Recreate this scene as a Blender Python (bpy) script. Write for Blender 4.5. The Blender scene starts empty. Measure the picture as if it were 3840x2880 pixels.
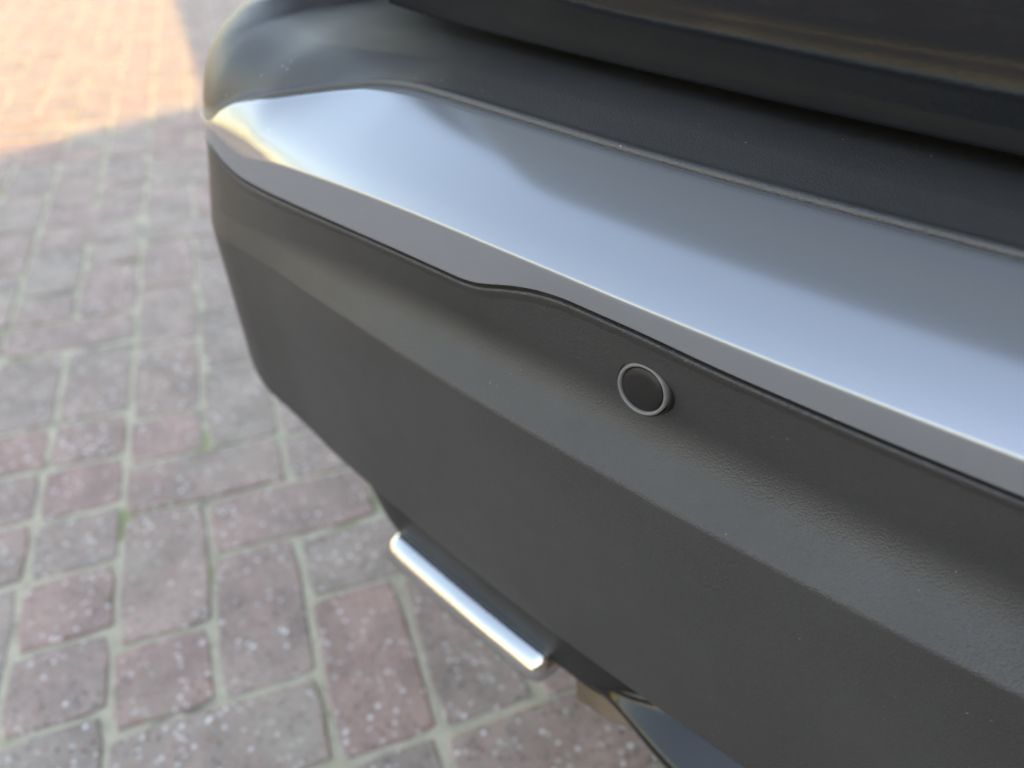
import bpy, bmesh, math, random
from mathutils import Matrix, Vector
import numpy as np

# ------------------------------------------------------------------ camera
sc = bpy.context.scene
CAM_H = 0.76                      # phone held low behind the car
def nrm(v): v = np.array(v, float); return v / np.linalg.norm(v)
FPX = 2885.0                      # focal length in pixels of a 3840 px wide picture
vV = nrm((650 - 1920, 1440 + 740, -FPX))          # direction of one set of paving joints, camera axes
upc = nrm(np.cross(nrm((1, -0.02, 0)), vV))       # world up in camera axes
hV = np.cross(vV, upc)                            # other set of joints
fwc = np.array([0, 0, -1.0]); fwc = nrm(fwc - (fwc @ upc) * upc)
rtc = np.cross(fwc, upc)
YAW = math.radians(25.5)
Xw = math.cos(YAW) * rtc - math.sin(YAW) * fwc    # car lateral axis (to the car's right)
Yw = math.sin(YAW) * rtc + math.cos(YAW) * fwc    # car forward axis
R3 = np.array([Xw, Yw, upc])
cam_d = bpy.data.cameras.new("camera")
cam = bpy.data.objects.new("camera", cam_d)
sc.collection.objects.link(cam)
M = Matrix([[*R3[0], 0], [*R3[1], 0], [*R3[2], CAM_H], [0, 0, 0, 1]])
cam.matrix_world = M
cam_d.sensor_width = 36.0
cam_d.lens = FPX / 3840 * 36
cam_d.clip_start = 0.01
cam_d.clip_end = 2000
cam_d.dof.use_dof = True
cam_d.dof.focus_distance = 0.345
cam_d.dof.aperture_fstop = 4.7
sc.camera = cam
sc.render.resolution_x, sc.render.resolution_y = 1024, 768

# ------------------------------------------------------------------ light
SUN_EL = math.radians(24)
to_sun = Vector((0.75 * math.cos(SUN_EL), -0.66 * math.cos(SUN_EL), math.sin(SUN_EL))).normalized()
w = bpy.data.worlds.new("World"); sc.world = w; w.use_nodes = True
nt = w.node_tree
sky = nt.nodes.new("ShaderNodeTexSky"); sky.sky_type = 'NISHITA'; sky.sun_disc = False
sky.sun_elevation = SUN_EL; sky.sun_rotation = math.atan2(to_sun.x, to_sun.y)
sky.air_density = 1.6; sky.dust_density = 0.6; sky.ozone_density = 1.5
bg = nt.nodes["Background"]; bg.inputs[1].default_value = 0.15
nt.links.new(sky.outputs[0], bg.inputs[0])
sun_d = bpy.data.lights.new("sun", 'SUN'); sun_d.energy = 2.0; sun_d.angle = math.radians(0.4)
sun_d.color = (1.0, 0.73, 0.23)
sun = bpy.data.objects.new("sun", sun_d); sc.collection.objects.link(sun)
sun.rotation_euler = to_sun.to_track_quat('Z', 'Y').to_euler()
sun.location = to_sun * 30
vs = sc.view_settings
vs.view_transform = 'Standard'; vs.look = 'None'; vs.gamma = 1.0; vs.use_curve_mapping = False
vs.exposure = 2.27
vs.use_white_balance = True          # the phone balanced for the shade
vs.white_balance_temperature = 8300
vs.white_balance_tint = 20
random.seed(7)
rng = np.random.default_rng(7)

# ------------------------------------------------------------------ materials
def mat(name):
    m = bpy.data.materials.new(name); m.use_nodes = True
    return m, m.node_tree.nodes, m.node_tree.links, m.node_tree.nodes["Principled BSDF"]
def N(nodes, t, **kw):
    n = nodes.new(t)
    for k, v in kw.items(): setattr(n, k, v)
    return n
def ramp(nodes, stops):
    r = nodes.new("ShaderNodeValToRGB")
    el = r.color_ramp.elements
    while len(el) < len(stops): el.new(0.5)
    for e, (p, c) in zip(el, stops):
        e.position = p; e.color = (*c, 1) if len(c) == 3 else c
    return r
def mixc(nodes, links, fac, a, b, blend='MIX'):
    m = nodes.new("ShaderNodeMix"); m.data_type = 'RGBA'; m.blend_type = blend
    for s, v in ((m.inputs[0], fac), (m.inputs[6], a), (m.inputs[7], b)):
        if hasattr(v, 'is_output'): links.new(v, s)
        elif isinstance(v, (int, float)): s.default_value = v
        else: s.default_value = (*v, 1)
    return m.outputs[2]
def math_(nodes, links, op, a, b=None):
    m = nodes.new("ShaderNodeMath"); m.operation = op
    for s, v in zip(m.inputs, (a, b)):
        if v is None: continue
        if hasattr(v, 'is_output'): links.new(v, s)
        else: s.default_value = v
    return m.outputs[0]
def objcoord(nodes, links, scale=1.0, rot=0.0):
    g = nodes.new("ShaderNodeTexCoord"); mp = nodes.new("ShaderNodeMapping")
    links.new(g.outputs["Object"], mp.inputs[0]); mp.inputs[3].default_value = (scale,) * 3
    mp.inputs[2].default_value = (0, 0, rot)
    return mp.outputs[0]
def noise(nodes, links, vec, scale, detail=3, rough=0.55):
    n = nodes.new("ShaderNodeTexNoise"); links.new(vec, n.inputs[0])
    n.inputs["Scale"].default_value = scale; n.inputs["Detail"].default_value = detail
    n.inputs["Roughness"].default_value = rough
    return n.outputs["Fac"]
def worldpos(nodes):
    return nodes.new("ShaderNodeNewGeometry").outputs["Position"]

def plastic(name, col, rough, grain=900.0, bump=0.25, spec=0.5, dust=0.0, vary=0.15):
    m, nd, ln, b = mat(name)
    v = objcoord(nd, ln)
    big = noise(nd, ln, v, 9, 4)
    cr = ramp(nd, [(0.3, tuple(c * (1 - vary) for c in col)), (0.7, tuple(c * (1 + vary) for c in col))])
    ln.new(big, cr.inputs[0])
    c = cr.outputs[0]
    if dust:
        vo = N(nd, "ShaderNodeTexVoronoi"); ln.new(v, vo.inputs[0]); vo.inputs["Scale"].default_value = 140
        lim = noise(nd, ln, v, 30, 2)
        fleck = math_(nd, ln, 'LESS_THAN', vo.outputs["Distance"], 0.06)
        keep = math_(nd, ln, 'GREATER_THAN', lim, 0.56)
        f = math_(nd, ln, 'MULTIPLY', fleck, keep)
        f = math_(nd, ln, 'MULTIPLY', f, dust)
        c = mixc(nd, ln, f, c, (0.55, 0.54, 0.5))
    ln.new(c, b.inputs["Base Color"])
    rv = noise(nd, ln, v, 25, 4)
    mr = N(nd, "ShaderNodeMapRange"); ln.new(rv, mr.inputs[0])
    mr.inputs[1].default_value = 0.3; mr.inputs[2].default_value = 0.7
    mr.inputs[3].default_value = rough - 0.04; mr.inputs[4].default_value = rough + 0.05
    ln.new(mr.outputs[0], b.inputs["Roughness"])
    b.inputs["Specular IOR Level"].default_value = spec
    if bump:
        g1 = noise(nd, ln, v, grain, 2, 0.6)
        vo2 = N(nd, "ShaderNodeTexVoronoi"); ln.new(v, vo2.inputs[0]); vo2.inputs["Scale"].default_value = grain * 0.8
        s = math_(nd, ln, 'ADD', g1, vo2.outputs["Distance"])
        bp = N(nd, "ShaderNodeBump"); ln.new(s, bp.inputs["Height"])
        bp.inputs["Strength"].default_value = bump; bp.inputs["Distance"].default_value = 0.0006
        ln.new(bp.outputs[0], b.inputs["Normal"])
    return m

M_COVER = plastic("grained_black_plastic", (0.036, 0.037, 0.039), 0.43, 1250, 0.34, 0.8, 0.8)
M_FASCIA = plastic("grained_charcoal_plastic", (0.0355, 0.037, 0.0385), 0.47, 1250, 0.48, 0.70, 0.22)
M_UNDER = plastic("matt_black_plastic", (0.014, 0.014, 0.015), 0.5, 300, 0.1, 0.4)
M_RUBBER = plastic("black_rubber", (0.012, 0.012, 0.012), 0.7, 200, 0.15, 0.3)
M_SENSOR = plastic("sensor_face_plastic", (0.010, 0.0105, 0.011), 0.42, 500, 0.02, 0.4, 0, 0.05)
M_RING = plastic("sensor_ring_plastic", (0.16, 0.16, 0.155), 0.38, 500, 0.02, 0.5, 0, 0.05)
M_FLOOR = plastic("underbody_black", (0.010, 0.010, 0.010), 0.8, 50, 0.1, 0.2)

def silver_mat():
    m, nd, ln, b = mat("satin_silver_paint")
    v = objcoord(nd, ln)
    vo = N(nd, "ShaderNodeTexVoronoi"); ln.new(v, vo.inputs[0]); vo.inputs["Scale"].default_value = 95
    lim = noise(nd, ln, v, 22, 2)
    f = math_(nd, ln, 'MULTIPLY', math_(nd, ln, 'LESS_THAN', vo.outputs["Distance"], 0.05),
              math_(nd, ln, 'GREATER_THAN', lim, 0.6))
    c = mixc(nd, ln, math_(nd, ln, 'MULTIPLY', f, 0.7), (0.335, 0.365, 0.405), (0.8, 0.79, 0.75))
    ln.new(c, b.inputs["Base Color"])
    b.inputs["Metallic"].default_value = 0.62
    rv = noise(nd, ln, v, 14, 5)
    mr = N(nd, "ShaderNodeMapRange"); ln.new(rv, mr.inputs[0])
    mr.inputs[1].default_value = 0.3; mr.inputs[2].default_value = 0.7
    mr.inputs[3].default_value = 0.17; mr.inputs[4].default_value = 0.195
    ln.new(mr.outputs[0], b.inputs["Roughness"])
    b.inputs["Coat Weight"].default_value = 0.03; b.inputs["Coat Roughness"].default_value = 0.1
    bp = N(nd, "ShaderNodeBump"); ln.new(noise(nd, ln, v, 1400, 1), bp.inputs["Height"])
    bp.inputs["Strength"].default_value = 0.04; bp.inputs["Distance"].default_value = 0.0004
    ln.new(bp.outputs[0], b.inputs["Normal"])
    return m
M_SILVER = silver_mat()

def gloss_mat(name, col, rough=0.03, metallic=0.0, peel=0.02):
    m, nd, ln, b = mat(name)
    v = objcoord(nd, ln)
    cr = ramp(nd, [(0.35, tuple(c * .85 for c in col)), (0.65, tuple(c * 1.1 for c in col))])
    ln.new(noise(nd, ln, v, 6, 4), cr.inputs[0]); ln.new(cr.outputs[0], b.inputs["Base Color"])
    b.inputs["Roughness"].default_value = rough; b.inputs["Metallic"].default_value = metallic
    b.inputs["Coat Weight"].default_value = 0.0 if metallic else 0.2
    b.inputs["Coat Roughness"].default_value = 0.02
    bp = N(nd, "ShaderNodeBump"); ln.new(noise(nd, ln, v, 260, 1), bp.inputs["Height"])
    bp.inputs["Strength"].default_value = peel; bp.inputs["Distance"].default_value = 0.001
    ln.new(bp.outputs[0], b.inputs["Normal"])
    return m
M_PAINT = gloss_mat("gloss_black_paint", (0.008, 0.009, 0.011), 0.05)
M_PIANO = gloss_mat("piano_black_plastic", (0.006, 0.006, 0.007), 0.08)
M_CHROME = gloss_mat("polished_chrome", (0.62, 0.63, 0.62), 0.12, 1.0, 0.06)
M_GLASS = gloss_mat("privacy_glass", (0.01, 0.012, 0.012), 0.02)
M_RIM = gloss_mat("alloy_silver", (0.5, 0.5, 0.5), 0.25, 1.0)
def rust_mat():
    m, nd, ln, b = mat("rusty_steel")
    v = objcoord(nd, ln)
    cr = ramp(nd, [(0.3, (0.09, 0.06, 0.04)), (0.6, (0.16, 0.115, 0.08)), (0.8, (0.2, 0.165, 0.13))])
    ln.new(noise(nd, ln, v, 30, 6), cr.inputs[0]); ln.new(cr.outputs[0], b.inputs["Base Color"])
    b.inputs["Roughness"].default_value = 0.75
    return m
M_RUST = rust_mat()

def paver_mat():
    m, nd, ln, b = mat("exposed_aggregate_paver")
    pos = worldpos(nd)
    oi = N(nd, "ShaderNodeObjectInfo"); ge = N(nd, "ShaderNodeNewGeometry")
    rnd = math_(nd, ln, 'FRACT', math_(nd, ln, 'ADD', oi.outputs["Random"], ge.outputs["Random Per Island"]))
    tone = ramp(nd, [(0.0, (0.355, 0.272, 0.248)), (0.35, (0.355, 0.298, 0.265)), (0.65, (0.375, 0.262, 0.238)), (1.0, (0.325, 0.275, 0.247))])
    tone.color_ramp.interpolation = 'LINEAR'
    ln.new(rnd, tone.inputs[0])
    # cloudy wear
    n1 = noise(nd, ln, pos, 14, 5, 0.6)
    wear = ramp(nd, [(0.35, (0.74, 0.75, 0.74)), (0.65, (1.14, 1.10, 1.08))])
    ln.new(n1, wear.inputs[0])
    base = mixc(nd, ln, 1.0, tone.outputs[0], wear.outputs[0], 'MULTIPLY')
    # aggregate grains
    vo = N(nd, "ShaderNodeTexVoronoi"); ln.new(pos, vo.inputs[0]); vo.inputs["Scale"].default_value = 150
    vo.inputs["Randomness"].default_value = 1.0
    sep = N(nd, "ShaderNodeSeparateColor"); ln.new(vo.outputs["Color"], sep.inputs[0])
    grain = ramp(nd, [(0.0, (0.09, 0.085, 0.085)), (0.16, (0.30, 0.15, 0.12)), (0.34, (0.22, 0.185, 0.165)),
                      (0.55, (0.34, 0.29, 0.265)), (0.74, (0.36, 0.25, 0.22)), (0.83, (0.62, 0.61, 0.60)), (0.92, (0.85, 0.85, 0.86))])
    grain.color_ramp.interpolation = 'CONSTANT'
    ln.new(sep.outputs[0], grain.inputs[0])
    inside = N(nd, "ShaderNodeMapRange"); ln.new(vo.outputs["Distance"], inside.inputs[0])
    inside.inputs[1].default_value = 0.25; inside.inputs[2].default_value = 0.5
    inside.inputs[3].default_value = 0.85; inside.inputs[4].default_value = 0.0
    patch = ramp(nd, [(0.35, (0.5,) * 3), (0.65, (1,) * 3)]); ln.new(noise(nd, ln, pos, 9, 3), patch.inputs[0])
    gf = math_(nd, ln, 'MULTIPLY', inside.outputs[0], patch.outputs[0])
    c = mixc(nd, ln, gf, base, grain.outputs[0])
    # fine sand
    n2 = noise(nd, ln, pos, 420, 3, 0.7)
    sp = ramp(nd, [(0.3, (0.7, 0.7, 0.7)), (0.7, (1.25, 1.25, 1.25))]); ln.new(n2, sp.inputs[0])
    c = mixc(nd, ln, 0.7, c, sp.outputs[0], 'MULTIPLY')
    # thin film of sand in low spots
    n3 = noise(nd, ln, pos, 6, 6, 0.65)
    film = ramp(nd, [(0.52, (0, 0, 0)), (0.72, (0.5, 0.5, 0.5))]); ln.new(n3, film.inputs[0])
    c = mixc(nd, ln, film.outputs[0], c, (0.36, 0.345, 0.29))
    ln.new(c, b.inputs["Base Color"])
    b.inputs["Roughness"].default_value = 0.78
    b.inputs["Specular IOR Level"].default_value = 0.45
    hgt = math_(nd, ln, 'ADD', math_(nd, ln, 'MULTIPLY', inside.outputs[0], 0.8), n2)
    bp = N(nd, "ShaderNodeBump"); ln.new(hgt, bp.inputs["Height"])
    bp.inputs["Strength"].default_value = 0.5; bp.inputs["Distance"].default_value = 0.0012
    ln.new(bp.outputs[0], b.inputs["Normal"])
    return m
M_PAVER = paver_mat()

H2 = np.array([Xw @ hV, Yw @ hV]); H2 /= np.linalg.norm(H2)     # paving axes in the world
V2 = np.array([Xw @ vV, Yw @ vV]); V2 /= np.linalg.norm(V2)
def sand_mat():
    m, nd, ln, b = mat("jointing_sand")
    pos = worldpos(nd)
    cr = ramp(nd, [(0.25, (0.38, 0.345, 0.265)), (0.5, (0.48, 0.44, 0.335)), (0.75, (0.56, 0.52, 0.41))])
    ln.new(noise(nd, ln, pos, 45, 6, 0.65), cr.inputs[0])
    moss = ramp(nd, [(0.575, (0, 0, 0)), (0.68, (0.85,) * 3)]); ln.new(noise(nd, ln, pos, 11, 4, 0.6), moss.inputs[0])
    c = mixc(nd, ln, moss.outputs[0], cr.outputs[0], (0.20, 0.25, 0.09))
    dirt = ramp(nd, [(0.55, (0, 0, 0)), (0.7, (0.8,) * 3)]); ln.new(noise(nd, ln, pos, 17, 5, 0.6), dirt.inputs[0])
    c = mixc(nd, ln, dirt.outputs[0], c, (0.16, 0.15, 0.13))
    # beyond the laid blocks the same paving goes on as a pattern too far off to tell apart
    rot = N(nd, "ShaderNodeMapping"); ln.new(pos, rot.inputs[0])
    rot.inputs[2].default_value = (0, 0, -math.atan2(H2[1], H2[0]))
    br = N(nd, "ShaderNodeTexBrick"); ln.new(rot.outputs[0], br.inputs[0])
    br.inputs["Color1"].default_value = (0.28, 0.22, 0.2, 1); br.inputs["Color2"].default_value = (0.25, 0.21, 0.19, 1)
    br.inputs["Mortar"].default_value = (0.40, 0.39, 0.32, 1); br.inputs["Scale"].default_value = 1.0
    br.inputs["Brick Width"].default_value = 0.214; br.inputs["Row Height"].default_value = 0.107
    br.inputs["Mortar Size"].default_value = 0.004
    ln_ = N(nd, "ShaderNodeVectorMath", operation='LENGTH'); ln.new(pos, ln_.inputs[0])
    far = math_(nd, ln, 'GREATER_THAN', ln_.outputs["Value"], 6.9)
    c = mixc(nd, ln, far, c, br.outputs["Color"])
    ln.new(c, b.inputs["Base Color"]); b.inputs["Roughness"].default_value = 0.95
    bp = N(nd, "ShaderNodeBump"); ln.new(noise(nd, ln, pos, 300, 4, 0.7), bp.inputs["Height"])
    bp.inputs["Strength"].default_value = 0.8; bp.inputs["Distance"].default_value = 0.002
    ln.new(bp.outputs[0], b.inputs["Normal"])
    return m
M_SAND = sand_mat()
def brickwall_mat():
    m, nd, ln, b = mat("brown_brick_wall")
    g = nd.new("ShaderNodeTexCoord"); mp = nd.new("ShaderNodeMapping"); ln.new(g.outputs["UV"], mp.inputs[0])
    br = N(nd, "ShaderNodeTexBrick"); ln.new(mp.outputs[0], br.inputs[0])
    br.inputs["Color1"].default_value = (0.22, 0.12, 0.08, 1); br.inputs["Color2"].default_value = (0.15, 0.085, 0.06, 1)
    br.inputs["Mortar"].default_value = (0.35, 0.32, 0.28, 1); br.inputs["Scale"].default_value = 1
    br.inputs["Brick Width"].default_value = 0.22; br.inputs["Row Height"].default_value = 0.065
    br.inputs["Mortar Size"].default_value = 0.006
    ln.new(br.outputs["Color"], b.inputs["Base Color"]); b.inputs["Roughness"].default_value = 0.9
    return m
M_BRICK = brickwall_mat()
M_ROOF = plastic("dark_roof_tile", (0.06, 0.05, 0.045), 0.7, 40, 0.3)
M_WHITE = plastic("white_paintwork", (0.7, 0.7, 0.68), 0.5, 60, 0.05)

# ------------------------------------------------------------------ helpers
col = sc.collection
def link(name, me, m, parent=None, loc=(0, 0, 0)):
    o = bpy.data.objects.new(name, me); col.objects.link(o)
    if m: me.materials.clear(); me.materials.append(m)
    o.location = loc
    if parent: o.parent = parent
    return o
def tag(o, label=None, cat=None, group=None, kind=None):
    for k, v in (("label", label), ("category", cat), ("group", group), ("kind", kind)):
        if v: o[k] = v
    return o
def pymesh(name, verts, faces, smooth=True):
    me = bpy.data.meshes.new(name); me.from_pydata([tuple(map(float, v)) for v in verts], [], faces); me.update()
    bm = bmesh.new(); bm.from_mesh(me); bmesh.ops.recalc_face_normals(bm, faces=bm.faces); bm.to_mesh(me); bm.free()
    if smooth: me.polygons.foreach_set("use_smooth", [True] * len(me.polygons))
    return me

# ------------------------------------------------------------------ ground
g = 400
ground = link("ground", pymesh("ground", [(-g, -g, -.0032), (g, -g, -.0032), (g, g, -.0032), (-g, g, -.0032)], [(0, 1, 2, 3)], False), M_SAND)
tag(ground, kind="structure")
paving = bpy.data.objects.new("block_paving", None); col.objects.link(paving); tag(paving, kind="structure")

PU, PV = 0.1415 * CAM_H, 0.139 * CAM_H
H0, V0_ = -0.458 * CAM_H, 0.548 * CAM_H          # joint line between column -1 and 0, row line 0
def cell(i, j, ni, nj):
    off = 0.25 * PV if i <= 0 else 0.0
    hc = H0 + (i + ni / 2) * PU; vc = V0_ + (j + nj / 2) * PV + off
    p = hc * H2 + vc * V2
    return p
preset = [(1, 1, 1, 1), (1, 2, 1, 2), (1, 4, 2, 1), (1, 5, 1, 1), (1, 6, 1, 2), (2, 1, 1, 2), (2, 3, 2, 1), (3, 2, 2, 1),
          (3, 0, 1, 2), (1, 0, 2, 1), (2, 5, 1, 2), (4, 0, 1, 2), (3, 4, 2, 1), (3, 5, 1, 1)] + [(0, j, 1, 1) for j in range(0, 6)] + [(1, -1, 1, 1), (2, -2, 1, 2)]
taken, tiles = set(), []
def put(i, j, ni, nj):
    cs = [(i + a, j + b) for a in range(ni) for b in range(nj)]
    if any(c in taken for c in cs): return False
    if i <= 0 < i + ni - 1 + 0: return False
    if i <= 0 and i + ni - 1 > 0: return False
    taken.update(cs); tiles.append((i, j, ni, nj)); return True
for t in preset: put(*t)
for j in range(-62, 66):
    for i in range(-66, 62):
        if (i, j) in taken: continue
        r = random.random()
        opts = [(2, 1), (1, 2), (1, 1)] if r < .45 else ([(1, 2), (2, 1), (1, 1)] if r < .78 else [(1, 1)])
        for (a, b_) in opts:
            if put(i, j, a, b_): break
def paver_geo(w_, h_, seed, n=4):
    r = random.Random(seed)
    ring = []
    hw, hh_ = w_ / 2, h_ / 2; c = 0.006
    def side(x0, y0, x1, y1):
        for k in range(n): t = k / n; ring.append((x0 + (x1 - x0) * t, y0 + (y1 - y0) * t))
    side(-hw + c, -hh_, hw - c, -hh_); side(hw, -hh_ + c, hw, hh_ - c); side(hw - c, hh_, -hw + c, hh_); side(-hw, hh_ - c, -hw, -hh_ + c)
    L = len(ring); V = []; F = []
    jit = [(r.uniform(-1, 1) * .0007, r.uniform(-1, 1) * .0007) for _ in ring]
    for (ins, z) in ((0, -.05), (0, -.0060), (.0010, -.0020), (.0038, 0)):
        for (x, y), (jx, jy) in zip(ring, jit):
            sx = (hw - ins) / hw; sy = (hh_ - ins) / hh_
            V.append((x * sx + jx, y * sy + jy, z + (r.uniform(-.0010, .0006) if z > -.004 else 0)))
    for k in range(3):
        for i in range(L): F.append((k * L + i, k * L + (i + 1) % L, (k + 1) * L + (i + 1) % L, (k + 1) * L + i))
    F.append(tuple(3 * L + i for i in range(L)))
    return V, F
JW = 0.0055
variants = {}
def variant(ni, nj, k):
    key = (ni, nj, k)
    if key not in variants:
        V, F = paver_geo(ni * PU - JW, nj * PV - JW, hash(key) % 9999, 4)
        me = pymesh("brick", V, F, False); me.materials.append(M_PAVER); variants[key] = me
    return variants[key]
ang = math.atan2(H2[1], H2[0])
def project(p):
    v = R3.T @ (np.array(p) - np.array([0, 0, CAM_H]))
    if v[2] > -0.05: return None
    return 1920 + v[0] / -v[2] * FPX, 1440 - v[1] / -v[2] * FPX, -v[2]
near, rest = [], []
for t in tiles:
    p = cell(*t)
    q = project((p[0], p[1], 0))
    inf = q and -260 < q[0] < 2400 and -150 < q[1] < 3100 and not (p[0] > -.42 and p[1] > .62)
    if inf and q[0] - 700 > (q[1] - 0) * 1.05 + 500: inf = False
    d = math.hypot(p[0], p[1])
    if d > 7.0: continue
    (near if inf else rest).append((d, t, p))
near.sort(key=lambda a: a[0])
rest += near[300:]; near = near[:300]
for d, (i, j, ni, nj), p in near:
    o = bpy.data.objects.new("brick", variant(ni, nj, random.randrange(7))); col.objects.link(o)
    o.parent = paving
    o.location = (p[0], p[1], random.uniform(-.0012, .0012))
    o.rotation_euler = (random.gauss(0, .006), random.gauss(0, .006), ang + random.gauss(0, .008))
VV, FF = [], []
for d, (i, j, ni, nj), p in rest:
    V, F = paver_geo(ni * PU - JW, nj * PV - JW, random.random(), 2)
    a = ang + random.gauss(0, .008); ca, sa = math.cos(a), math.sin(a); b0 = len(VV); dz = random.uniform(-.0012, .0012)
    VV += [(p[0] + x * ca - y * sa, p[1] + x * sa + y * ca, z + dz) for x, y, z in V]
    FF += [tuple(b0 + k for k in f) for f in F]
o = link("brick_field", pymesh("brick_field", VV, FF, False), M_PAVER, paving); tag(o, kind="stuff")

# ------------------------------------------------------------------ car plan curve
XC = 0.57
CAR_O = np.array([XC, 1.2, 0.0])
car = bpy.data.objects.new("car", None); col.objects.link(car); car.location = CAR_O
tag(car, "black car with charcoal plastic rear bumper and silver bumper trim, parked on block paving", "car")
def build_plan():
    pts = [(x, .1826 + .204 * (x - XC) ** 2) for x in np.linspace(XC, -.41, 400)]
    th = math.pi - math.atan(2 * .204 * (XC + .41)); p = np.array(pts[-1]); ds = .001
    while th > math.radians(96):
        k = 1 / .09 if th > math.radians(115) else 1 / .3
        p = p + ds * np.array([math.cos(th), math.sin(th)]); th -= ds * k; pts.append(tuple(p))
    for _ in range(900):
        p = p + ds * np.array([math.cos(th), math.sin(th)]); th -= ds * .12 if th > math.radians(90) else 0; pts.append(tuple(p))
    return np.array(pts)
PL = build_plan()
TL = np.gradient(PL, axis=0); TL /= np.linalg.norm(TL, axis=1)[:, None]
NL = np.stack([TL[:, 1], -TL[:, 0]], 1)
SL = np.concatenate([[0], np.cumsum(np.linalg.norm(np.diff(PL, axis=0), axis=1))])
def at(s, d, z):
    """point on the left half: s metres along the bumper from the centre line, d inward, height z"""
    x = np.interp(s, SL, PL[:, 0]); y = np.interp(s, SL, PL[:, 1])
    nx = np.interp(s, SL, NL[:, 0]); ny = np.interp(s, SL, NL[:, 1])
    return np.array([x + d * nx, y + d * ny, z])
def tab(*rows):
    xs = [r[0] for r in rows]
    ys = np.array([r[1:] for r in rows], float)
    def f(s):
        # smooth interpolation (cubic Hermite with limited slopes)
        out = []
        for c in range(ys.shape[1]):
            y = ys[:, c]; h = np.diff(xs); dl = np.diff(y) / h
            m = np.zeros(len(xs)); m[0], m[-1] = dl[0], dl[-1]
            for i in range(1, len(xs) - 1):
                m[i] = 0 if dl[i - 1] * dl[i] <= 0 else 2 * dl[i - 1] * dl[i] / (dl[i - 1] + dl[i])
            if s <= xs[0]: out.append(y[0]); continue
            if s >= xs[-1]: out.append(y[-1]); continue
            i = int(np.searchsorted(xs, s)) - 1; t = (s - xs[i]) / h[i]
            out.append((2*t**3-3*t**2+1)*y[i] + (t**3-2*t**2+t)*h[i]*m[i] + (-2*t**3+3*t**2)*y[i+1] + (t**3-t**2)*h[i]*m[i+1])
        return out
    return f
# edge lines of the bumper: (s, d, z)
A = tab((0, .068, .634), (.5, .068, .633), (.70, .0635, .632), (.80, .0615, .632), (.846, .059, .632), (.875, .0545, .6300), (.905, .0425, .6245), (.93, .029, .6185), (.955, .0160, .6120), (.970, .0125, .6085), (.984, .0092, .6040), (.994, .0062, .5985), (1.002, .003, .5922), (1.012, .0015, .5868), (1.05, .0018, .5845), (1.2, .004, .583), (1.75, .004, .58))
B = tab((0, 0, .599), (.5, 0, .598), (.68, 0, .5977), (.74, 0, .5972), (.78, 0, .5961), (.82, 0, .5940), (.86, 0, .5908), (.905, 0, .5862), (.93, 0, .5826), (.953, 0, .5782), (.967, 0, .5762), (.979, 0, .5766), (.99, 0, .5785), (.998, 0, .5808), (1.008, .0003, .5825), (1.05, .0015, .5828), (1.2, .0035, .581), (1.75, .0035, .578))
Cc = tab((0, .003, .582), (.5, .003, .5815), (.60, .003, .5822), (.658, .003, .5838), (.684, .003, .5838), (.70, .003, .5824), (.714, .003, .5795), (.726, .003, .5759), (.737, .003, .5722), (.746, .003, .5698), (.754, .003, .5687), (.77, .003, .5680), (.80, .003, .5667), (.84, .003, .5643), (.874, .003, .5619), (.916, .0028, .5588), (.95, .0025, .5567), (.973, .002, .5562), (.988, .0012, .5585), (1.003, .0005, .5636), (1.015, .0005, .5687), (1.05, .0015, .571), (1.2, .003, .569), (1.75, .004, .562))
Dp = tab((0, .0195, .5255), (.5, .0205, .5255), (.60, .0215, .5255), (.74, .0220, .5255), (.82, .0180, .5255), (.88, .0115, .525), (.94, .0055, .522), (1.0, -.001, .520), (1.06, -.006, .519), (1.75, -.002, .515))
D = tab((0, 0, .500), (.94, 0, .500), (.99, -.003, .500), (1.03, -.0075, .499), (1.07, -.0095, .499), (1.15, -.009, .498), (1.75, -.004, .495))
E_ = tab((0, .0135, .327), (.70, .0140, .327), (.86, .0150, .327), (.93, .0150, .3275), (.96, .0135, .3290), (.99, .009, .3325), (1.025, .002, .340), (1.06, -.003, .352), (1.12, -.004, .366), (1.75, -.002, .37))
def fillet(pts, rad, n=5):
    """polyline in (d,z) with rounded corners; rad has one radius per inner corner"""
    pts = [np.array(p, float) for p in pts]; out = [pts[0]]
    for i in range(1, len(pts) - 1):
        p, a, b = pts[i], pts[i - 1] - pts[i], pts[i + 1] - pts[i]
        la, lb = np.linalg.norm(a), np.linalg.norm(b); a /= la; b /= lb
        r = rad[i - 1]; cosang = np.clip(a @ b, -1, .9999); half = math.acos(cosang) / 2
        t = min(r / max(math.tan(half), 1e-6), .45 * la, .45 * lb)
        q0, q2 = p + a * t, p + b * t
        for k in range(n + 1):
            u = k / n; out.append((1 - u) ** 2 * q0 + 2 * u * (1 - u) * p + u * u * q2)
    out.append(pts[-1]); return out
def stations(s0, s1, mirror=True):
    ss = list(np.arange(s0, s1 + 1e-6, .0075)); return ss
def loft(name, secf, s1, m, parent, s0=0.0, full=True, step=.0075, sub=None):
    """secf(s) -> list of (d,z) or 3D points; mirrored to the car's right"""
    ss = list(np.linspace(s0, s1, int((s1 - s0) / step) + 2))
    rows = []
    for s in ss:
        rows.append([np.array(q) if len(q) == 3 else at(s, q[0], q[1]) for q in secf(s)])
    if full:
        mir = [[np.array([2 * XC - q[0], q[1], q[2]]) for q in r] for r in rows[:0:-1]]
        rows = mir + rows
    n = len(rows[0]); V = [q - CAR_O for r in rows for q in r]
    F = [(i * n + k, i * n + k + 1, (i + 1) * n + k + 1, (i + 1) * n + k) for i in range(len(rows) - 1) for k in range(n - 1)]
    return link(name, pymesh(name, V, F), m, parent)
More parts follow.
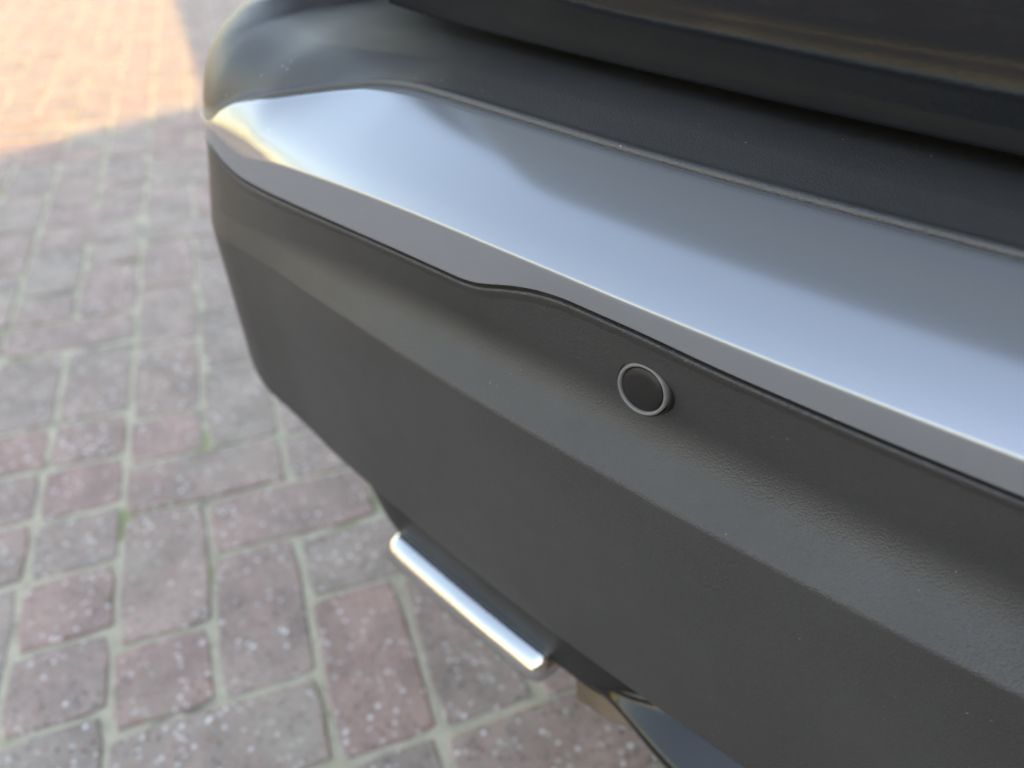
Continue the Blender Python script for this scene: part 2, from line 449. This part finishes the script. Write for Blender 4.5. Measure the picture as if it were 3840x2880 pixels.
def bez(p, c, q, n):
    p, c, q = (np.array(v, float) for v in (p, c, q))
    return [(1 - t) ** 2 * p + 2 * t * (1 - t) * c + t * t * q for t in np.linspace(0, 1, n)]

# silver trim
def sec_trim(s):
    a, b, c = A(s), B(s), Cc(s)
    a2 = np.array([a[0], a[1]]); b2 = np.array([b[0], b[1]])
    mid = (a2 + b2) / 2; v = b2 - a2; nrm_ = np.array([v[1], -v[0]]); nrm_ = nrm_ / (np.linalg.norm(nrm_) + 1e-9)
    if nrm_[1] < 0: nrm_ = -nrm_
    ctrl = mid + v * .15 + nrm_ * np.linalg.norm(v) * .14
    top = bez(a2, ctrl, b2, 16)
    rest_ = fillet([top[-3], b2, (c[0], c[1] + .0009), (c[0] + .012, c[1] + .002)], [.0035, .0008], 6)
    return [(a[0] + .010, a[1] - .006), (a[0] + .0015, a[1] - .0015)] + top[:-2] + rest_[1:]
tag(loft("bumper_trim", sec_trim, 1.55, M_SILVER, car, step=.005), "satin silver trim strip with a notched lower edge")
# fascia below it
def sec_fascia(s):
    c, p, d, e = Cc(s), Dp(s), D(s), E_(s)
    q_ = max(0., min(1., (.99 - s) / .15)); cq = max(0., min(1., (s - .93) / .09)); cq = cq * cq * (3 - 2 * cq)
    return fillet([(c[0] + .020, c[1] - .003), (c[0] - .0004, c[1] - .0014), (c[0] + .0045 * q_, c[1] - .0085), (p[0], p[1]), (d[0], d[1]), (e[0], e[1]), (e[0] + .012 + .045 * cq, e[1] - .003 + .004 * cq), (e[0] + .035 + .045 * cq, e[1] + .004)],
                  [.0022, .006, .034, .005, .005 + .030 * cq, .004], 7)
fascia = loft("bumper_fascia", sec_fascia, 1.55, M_FASCIA, car, step=.005)
# black upper cover with a rolled bead along the trim
shelf = tab((0, .640), (.80, .640), (.90, .640), (.97, .641), (1.03, .648), (1.10, .657), (1.25, .680), (1.4, .705), (1.75, .715))
def sec_cover(s):
    a = A(s); zs = shelf(s)[0]
    k = max(0.0, min(1.0, (s - .84) / .12)); k = k * k * (3 - 2 * k)
    f = max(0., min(1., (1.0 - s) / .06)); f = f * f * (3 - 2 * f)
    bead = [(a[0] + dd * (.35 + .65 * f), a[1] + zz * (f if zz > 0 else 1)) for dd, zz in ((.006, -.010), (.0012, -.003), (.0005, .0004), (.0010, .0018), (.0022, .0028), (.0038, .0030), (.0056, .0025))]
    d_in = .094 * (1 - k) + .062 * k
    p = np.array(bead[-1]); q = np.array([d_in, zs])
    run = q[0] - p[0]; rise = q[1] - p[1]
    k2 = max(0., min(1., (s - .955) / .05)); k2 = k2 * k2 * (3 - 2 * k2)
    c = np.array([p[0] + run * (.5 * (1 - k) + (.32 - .20 * k2) * k), p[1] + rise * (.5 * (1 - k) + (.78 + .16 * k2) * k)])
    pts = bead + bez(p, c, q, 12)[1:]
    e3 = at(s, *pts[-1])
    x = max(e3[0], -.375)
    tail = [np.array([x + (e3[0] - x) * (1 - t), e3[1] + .14 * t, e3[2] + .006 * t]) for t in (.3, .65, 1.0)]
    return list(pts) + tail
cover = loft("bumper_cover", sec_cover, 1.55, M_COVER, car, step=.005)
# under-tray strip below the fascia
Ur = tab((0, .022), (.57, .022), (.62, .012), (.665, 0.), (1.3, 0.))
Ut = tab((0, 0.0), (.86, 0.0), (.93, .010), (1.0, .03), (1.3, .05))
def sec_under(s):
    e = E_(s); u = Ut(s)[0]; r_ = Ur(s)[0]
    return fillet([(e[0] + .016, e[1] + .004), (e[0] + .0085 + u + r_ * .8, e[1] - .010), (e[0] + .0145 + u * 1.5 + r_, e[1] - .058), (e[0] + .16 + u, e[1] - .062)], [.004, .006], 4)
loft("under_panel", sec_under, 1.1, M_UNDER, car)
# piano black valance in the middle
def sec_val(s):
    e = E_(s); k = max(0., min(1., (s - .575) / .085)); k = k * k * (3 - 2 * k)
    return fillet([(e[0] + .034, e[1] - .016), (e[0] + .0285 - .014 * k, e[1] - .022 - .018 * k), (e[0] + .024 - .009 * k, e[1] - .028 - .014 * k), (e[0] - .003 + .016 * k, e[1] - .049 + .002 * k),
                   (e[0] + .003 + .012 * k, e[1] - .064 + .012 * k), (e[0] + .08, e[1] - .064 + .010 * k)], [.004, .02, .008, .006], 6)
loft("lower_valance", sec_val, .662, M_PIANO, car)

# parking sensors (four along the bumper)
def fascia_point(s, z):
    pts = sec_fascia(s)
    best = None
    for p, q in zip(pts[12:], pts[13:]):
        if (p[1] - z) * (q[1] - z) <= 0 and p[1] != q[1]:
            t = (z - p[1]) / (q[1] - p[1]); d = p[0] + t * (q[0] - p[0]); tl = (q - p) / np.linalg.norm(q - p); best = (d, tl); break
    return best
def disc_profile(name, prof, m, parent, mat4, n=48, close=True):
    V, F = [], []
    for (r, zz) in prof:
        for k in range(n):
            a = 2 * math.pi * k / n; V.append(mat4 @ Vector((r * math.cos(a), r * math.sin(a), zz)))
    for i in range(len(prof) - 1):
        for k in range(n): F.append((i * n + k, i * n + (k + 1) % n, (i + 1) * n + (k + 1) % n, (i + 1) * n + k))
    if close: F.append(tuple((len(prof) - 1) * n + k for k in range(n)))
    return link(name, pymesh(name, V, F), m, parent)
SENS_Z = .5505
for (s, mir) in ((.6465, 1), (.25, 1), (.25, -1), (.6465, -1)):
    d, tl = fascia_point(s, SENS_Z)
    P = at(s, d, SENS_Z); P1 = at(s + .004, d, SENS_Z); P0 = at(s - .004, d, SENS_Z)
    ex = Vector(P1 - P0).normalized(); ez = Vector(at(s, d + tl[0] * .01, SENS_Z + tl[1] * .01) - P).normalized()
    ez = -ez if ez.z < 0 else ez
    ex.z = 0; ex.normalize(); no = Vector((-ex.y, ex.x, 0)); no = -no if no.y > 0 else no
    no = (no + Vector((0, 0, .05))).normalized(); ez = no.cross(ex).normalized(); ez = -ez if ez.z < 0 else ez
    P = P + np.array(no) * .0038
    if mir < 0:
        P = np.array([2 * XC - P[0], P[1], P[2]]); ex.x *= -1; ez.x *= -1; no.x *= -1
    base = Vector(P - CAR_O)
    m4 = Matrix.Translation(base) @ Matrix((ex, ez, no)).transposed().to_4x4()
    sens = bpy.data.objects.new("parking_sensor", None); col.objects.link(sens); sens.parent = car
    r = .0131
    disc_profile("sensor_ring", [(r - .0001, -.012), (r, .0001), (r - .0003, .0007), (r - .0008, .0010), (r - .0014, .0008), (r - .0018, .0003), (r - .0020, -.003)], M_RING, sens, m4, 56, False)
    disc_profile("sensor_seat", [(r + .0022, -.006), (r + .0013, -.0016), (r + .0009, -.0010), (r + .0004, -.0022), (r + .0003, -.008)], M_UNDER, sens, m4, 56, False)
    disc_profile("sensor_face", [(r - .0021, -.003), (r - .0022, -.0002), (r - .0028, .0003), (r - .006, .0008)], M_SENSOR, sens, m4, 56)

# exhaust tip and silencer
def rrect(w_, h_, r, n=6):
    out = []
    for cx, cy, a0 in ((w_/2-r, h_/2-r, 0), (-w_/2+r, h_/2-r, 90), (-w_/2+r, -h_/2+r, 180), (w_/2-r, -h_/2+r, 270)):
        for k in range(n + 1):
            a = math.radians(a0 + 90 * k / n); out.append((cx + r * math.cos(a), cy + r * math.sin(a)))
    return out
def tube(name, rings, m, parent):
    n = len(rings[0]); V = [v for r in rings for v in r]
    F = [(i*n+k, i*n+(k+1) % n, (i+1)*n+(k+1) % n, (i+1)*n+k) for i in range(len(rings)-1) for k in range(n)]
    return link(name, pymesh(name, V, F), m, parent)
def exhaust_bar(s0, s1, mir):
    """closed chrome finisher: a rounded bar following the bumper, with a collar near its inner end"""
    def fix(q):
        q = np.array(q, float)
        if mir < 0: q[0] = 2 * XC - q[0]
        return q - CAR_O
    def ring(s, k):
        out = []
        for d, z in ((.004, -.0005), (-.0015, .002), (-.0048, .006), (-.0058, .011), (-.0042, .016), (-.0005, .020), (.005, .0225), (.013, .0235), (.032, .018), (.034, .004), (.024, -.002), (.010, -.0025)):
            dd = .014 + (d - .014) * k; zz = .0105 + (z - .0105) * k
            out.append(fix(at(s, .0170 + dd * 1.15, .2500 + zz * 1.28)))
        return out
    prof = [(s0, .05), (s0, .60), (s0 + .0015, .80), (s0 + .005, .92), (s0 + .010, .98)]
    prof += [(s0 + .015 + (s1 - s0 - .030) * t, 1.0) for t in (.05, .2, .35, .5, .65, .8, .95)]
    prof += [(s1 - .008, .985), (s1 - .003, .93), (s1 - .0008, .84), (s1, .7), (s1, .05)]
    return tag(tube("exhaust_tip", [ring(a, k) for a, k in prof], M_CHROME, car), "chrome exhaust finisher under the bumper")
exhaust_bar(.696, .868, 1); exhaust_bar(.696, .868, -1)
# silencer behind
def cyl_rings(c0, c1, prof, n=28):
    c0, c1 = np.array(c0, float), np.array(c1, float); ax = nrm(c1 - c0); u = nrm(np.cross(ax, (0, 0, 1))); v = np.cross(ax, u)
    return [[(c0 + (c1 - c0) * t + r * (u * math.cos(a) * 1.25 + v * math.sin(a) * .62)) - CAR_O for a in np.linspace(0, 2 * math.pi, n, endpoint=False)] for t, r in prof]
c0 = at(.60, .105, .222); c1 = at(.72, .085, .222)
tube("silencer", cyl_rings(at(.20, .20, .262), at(.700, .089, .258), [(0, .01), (0, .050), (.04, .060), (.93, .060), (.985, .055), (1, .04), (1, .01)]), M_RUST, car)

# tailgate
TG = .943
def sec_gate(s):
    k = max(0., (s - .84) / (TG - .84)); k = k ** 3
    z0 = .6500 + .006 * k; g_ = -.012 * k
    w_ = max(0., min(1., (TG - s) / .035)) ** .5      # the swage across the tailgate dies out at its ends
    return fillet([(.165, z0 + .016), (.1220 + g_, z0), (.1200 + g_, z0 + .017), (.1161 + g_, z0 + .034), (.1112 + g_, z0 + .053), (.1088 + g_, z0 + .064), (.1086 + g_, z0 + .075), (.1086 + (.046 - .1086) * w_, z0 + .205), (.1086 + (.058 - .1086) * w_, z0 + .24), (.133, z0 + .43)], [.0035, .10, .10, .04, .04, .04, .010, .02], 6)
gate = loft("tailgate", sec_gate, TG, M_PAINT, car)
def sec_win(s):
    return [(.134, 1.081), (.128, 1.2), (.124, 1.36), (.123, 1.466)]
loft("rear_window", sec_win, .88, M_GLASS, gate)
def sec_roof(s):
    x = max(0, (s - .6) / .25)
    return [(.342, 1.456), (.345, 1.4985 - .02 * x), (.45, 1.515 - .03 * x), np.array([XC - s * .78, 1.6, 1.54 - .05 * x ** 2]), np.array([XC - s * .76, 2.6, 1.50 - .05 * x ** 2])]
loft("roof", sec_roof, .85, M_PAINT, car, step=.05)
loft("gap_light_stop", lambda s: [(.155, .60), (.160, .66), (.170, .70), (.21, .705)], .96, M_UNDER, car, step=.02)  # added panel that closes the gap under the tailgate against leaking light
def light_stop(y, z0, z1, hw):
    V = [(XC - hw, y, z0), (XC + hw, y, z0), (XC + hw * .8, y, z1), (XC - hw * .8, y, z1)]
    link("light_stop", pymesh("light_stop", [np.array(q) - CAR_O for q in V], [(0, 1, 2, 3)], False), M_FLOOR, car)
light_stop(1.75, .26, 1.48, 1.04)  # added black sheet that stops light coming through the open front of the shell
loft("roof_spoiler", lambda s: fillet([(.34, 1.455), (.20, 1.458), (.105, 1.474), (.108, 1.488), (.22, 1.505), (.34, 1.500)], [.02, .006, .006, .02], 4), .90, M_PAINT, car, step=.03)
# rear quarter with tail lamp, one each side
def half(name, secf, s0, s1, m, parent, mir, step=.01):
    ss = np.linspace(s0, s1, int((s1 - s0) / step) + 2); rows = []
    for s in ss:
        r = [np.array(q) if len(q) == 3 else at(s, q[0], q[1]) for q in secf(s)]
        if mir < 0: r = [np.array([2 * XC - q[0], q[1], q[2]]) for q in r]
        rows.append(r)
    n = len(rows[0]); V = [q - CAR_O for r in rows for q in r]
    F = [(i*n+k, i*n+k+1, (i+1)*n+k+1, (i+1)*n+k) for i in range(len(rows)-1) for k in range(n-1)]
    return link(name, pymesh(name, V, F), m, parent)
Q = tab((.945, .108, .657), (.965, .106, .676), (1.0, .100, .700), (1.1, .070, .710), (1.25, .030, .715), (1.9, .012, .73))
def sec_lamp(s):
    d, z = Q(s); return fillet([(d + .04, z + .004), (d, z), (d + .004, z + .04), (d + .022, z + .16), (d + .05, z + .33)], [.005, .03, .05], 5)
def sec_q(s):
    d, z = Q(s); return [(d, .30), (d - .004, .5), (d, z), (d + .004, z + .04), (d + .022, z + .16), (d + .05, z + .33)]
def sec_pillar(s):
    d, z = Q(s); return [(d + .05, z + .33), (d + .14, z + .55), (d + .22, z + .74)]
for mir in (1, -1):
    half("corner_panel", sec_lamp, .9475, 1.20, M_PAINT, car, mir)
    half("quarter_panel", sec_q, 1.552, 1.95, M_PAINT, car, mir, .03)
    half("shoulder_panel", lambda s: sec_q(s)[2:], 1.203, 1.55, M_PAINT, car, mir, .02)
    half("window_pillar", sec_pillar, .95, 1.90, M_GLASS, car, mir, .05)
# floor pan
fz = .285
V = [at(s, .05, fz) for s in np.linspace(0, 1.85, 40)]
V = V + [np.array([2 * XC - q[0], q[1], q[2]]) for q in V[:0:-1]]
link("floor_pan", pymesh("floor_pan", [q - CAR_O for q in V], [tuple(range(len(V)))], False), M_FLOOR, car)
# rear wheels
for sx in (-1, 1):
    wc = np.array([XC + sx * .80, 1.20, .33]) - CAR_O
    wh = bpy.data.objects.new("wheel", None); col.objects.link(wh); wh.parent = car; wh.location = wc
    m4 = Matrix.Rotation(math.radians(90) * sx, 4, 'Y')
    disc_profile("tyre", [(.22, -.10), (.30, -.105), (.325, -.09), (.33, -.05), (.33, .05), (.325, .09), (.30, .105), (.235, .10), (.22, .08)], M_RUBBER, wh, m4, 48, False)
    disc_profile("rim", [(.235, .095), (.225, .085), (.20, .06), (.06, .07), (.05, .08)], M_RIM, wh, m4, 48)

# ------------------------------------------------------------------ added unseen house, shaped to cast the shade on the drive
def box_faces(o, e1, e2, L1, L2, z0, z1):
    o, e1, e2 = np.array(o), np.array(e1), np.array(e2)
    b = [o, o + e1 * L1, o + e1 * L1 + e2 * L2, o + e2 * L2]
    V = [(*p, z0) for p in b] + [(*p, z1) for p in b]
    return V, [(0, 1, 5, 4), (1, 2, 6, 5), (2, 3, 7, 6), (3, 0, 4, 7), (4, 5, 6, 7), (0, 3, 2, 1)]
def uvbox(me):
    uv = me.uv_layers.new(name="UVMap")
    for p in me.polygons:
        n = p.normal; t = Vector((-n.y, n.x, 0)) if abs(n.z) < .5 else Vector((1, 0, 0)); t.normalize()
        for li in p.loop_indices:
            co = me.vertices[me.loops[li].vertex_index].co
            uv.data[li].uv = (co.dot(t), co.z if abs(n.z) < .5 else co.y)
HW = 2.6
hd = np.array([-0.75, 0.66]); hd /= np.linalg.norm(hd)
K = np.array([-1.95, 1.80]); KK = K - hd * HW / math.tan(SUN_EL)
e2 = nrm((.157, .576)); e1 = np.array([e2[1], -e2[0]])
house = bpy.data.objects.new("shade_house", None); col.objects.link(house); house.location = (KK[0], KK[1], 0)
tag(house, "added unseen brick house shading the drive, with a tall front block and a lower wing", "house")
def hpart(name, V, F, m, par=house):
    me = pymesh(name, V, F, False); uvbox(me); return link(name, me, m, par)
hpart("wall", *box_faces((0, 0), e1, e2, 8, 6.5, -.02, 5.6), M_BRICK)
wing = hpart("wing_wall", *box_faces(-e2 * 9 + e1 * .0, e1, e2, 7, 8.997, -.02, HW - .1), M_BRICK)
hpart("wing_roof", *box_faces(-e2 * 9.0, e1, e2, 7, 8.997, HW - .097, HW), M_ROOF)
hpart("roof", *box_faces((-.0, 0), e1, e2, 8, 6.5, 5.603, 5.72), M_ROOF)
for (a, z0, z1) in ((-6.5, .9, 2.2), (-3.0, .9, 2.2), (1.5, 1.0, 2.4), (4.2, 1.0, 2.4), (1.5, 3.4, 4.6), (4.2, 3.4, 4.6)):
    wd = hpart("window", *box_faces(e2 * a - e1 * .03, e1, e2, .05, 1.2, z0, z1), M_WHITE)
    hpart("pane", *box_faces(e2 * (a + .08) - e1 * .04, e1, e2, .03, 1.04, z0 + .08, z1 - .08), M_GLASS, wd)

# ------------------------------------------------------------------ added unseen hedges that block the bright low sky from reflections
def leaf_mat():
    m, nd, ln, b = mat("hedge_leaf")
    ge = N(nd, "ShaderNodeNewGeometry")
    cr = ramp(nd, [(0.0, (0.035, 0.065, 0.02)), (0.5, (0.06, 0.10, 0.03)), (1.0, (0.10, 0.14, 0.045))])
    ln.new(ge.outputs["Random Per Island"], cr.inputs[0]); ln.new(cr.outputs[0], b.inputs["Base Color"])
    b.inputs["Roughness"].default_value = 0.55
    return m
M_LEAF = leaf_mat()
def hedge(p0, p1, height, label):
    p0, p1 = np.array(p0, float), np.array(p1, float); L = np.linalg.norm(p1 - p0); d = (p1 - p0) / L; nn = np.array([-d[1], d[0]])
    h = bpy.data.objects.new("sky_block_hedge", None); col.objects.link(h); h.location = (p0[0], p0[1], 0); tag(h, label, "hedge", "added unseen hedges blocking the low sky")
    V, F = [], []
    for _ in range(int(L * 900)):
        a = rng.uniform(0, L); t = rng.uniform(-.42, .42); z = rng.uniform(.02, height)
        if rng.random() < .75:
            if rng.random() < .25: z = height + rng.normal(0, .06)
            else: t = rng.choice((-1, 1)) * (.40 + abs(rng.normal(0, .06)))
        c = np.array([*(d * a + nn * t), z + .08 * math.sin(a * 1.7)]); u = nrm(rng.normal(size=3)); v = nrm(np.cross(u, rng.normal(size=3))); k = rng.uniform(.03, .06)
        b0 = len(V); V += [c - u * k, c + v * k * .45, c + u * k, c - v * k * .45]; F.append((b0, b0 + 1, b0 + 2, b0 + 3))
    link("crown", pymesh("crown", V, F, False), M_LEAF, h)
    V, F = [], []
    for a in np.arange(.3, L, .5):                      # stems
        b0 = len(V); q = d * a
        for z, r in ((0, .03), (height * .9, .008)):
            for k in range(6): V.append((q[0] + r * math.cos(k), q[1] + r * math.sin(k), z))
        F += [(b0 + k, b0 + (k + 1) % 6, b0 + 6 + (k + 1) % 6, b0 + 6 + k) for k in range(6)]
    link("stem", pymesh("stem", V, F), M_RUST, h)
hedge((-8.5, -8.5), (-8.5, 9.0), 2.3, "added unseen green hedge blocking the low sky along the far side of the drive")
hedge((-8.0, -9.2), (1.2, -9.2), 2.3, "added unseen green hedge blocking the low sky behind the car")
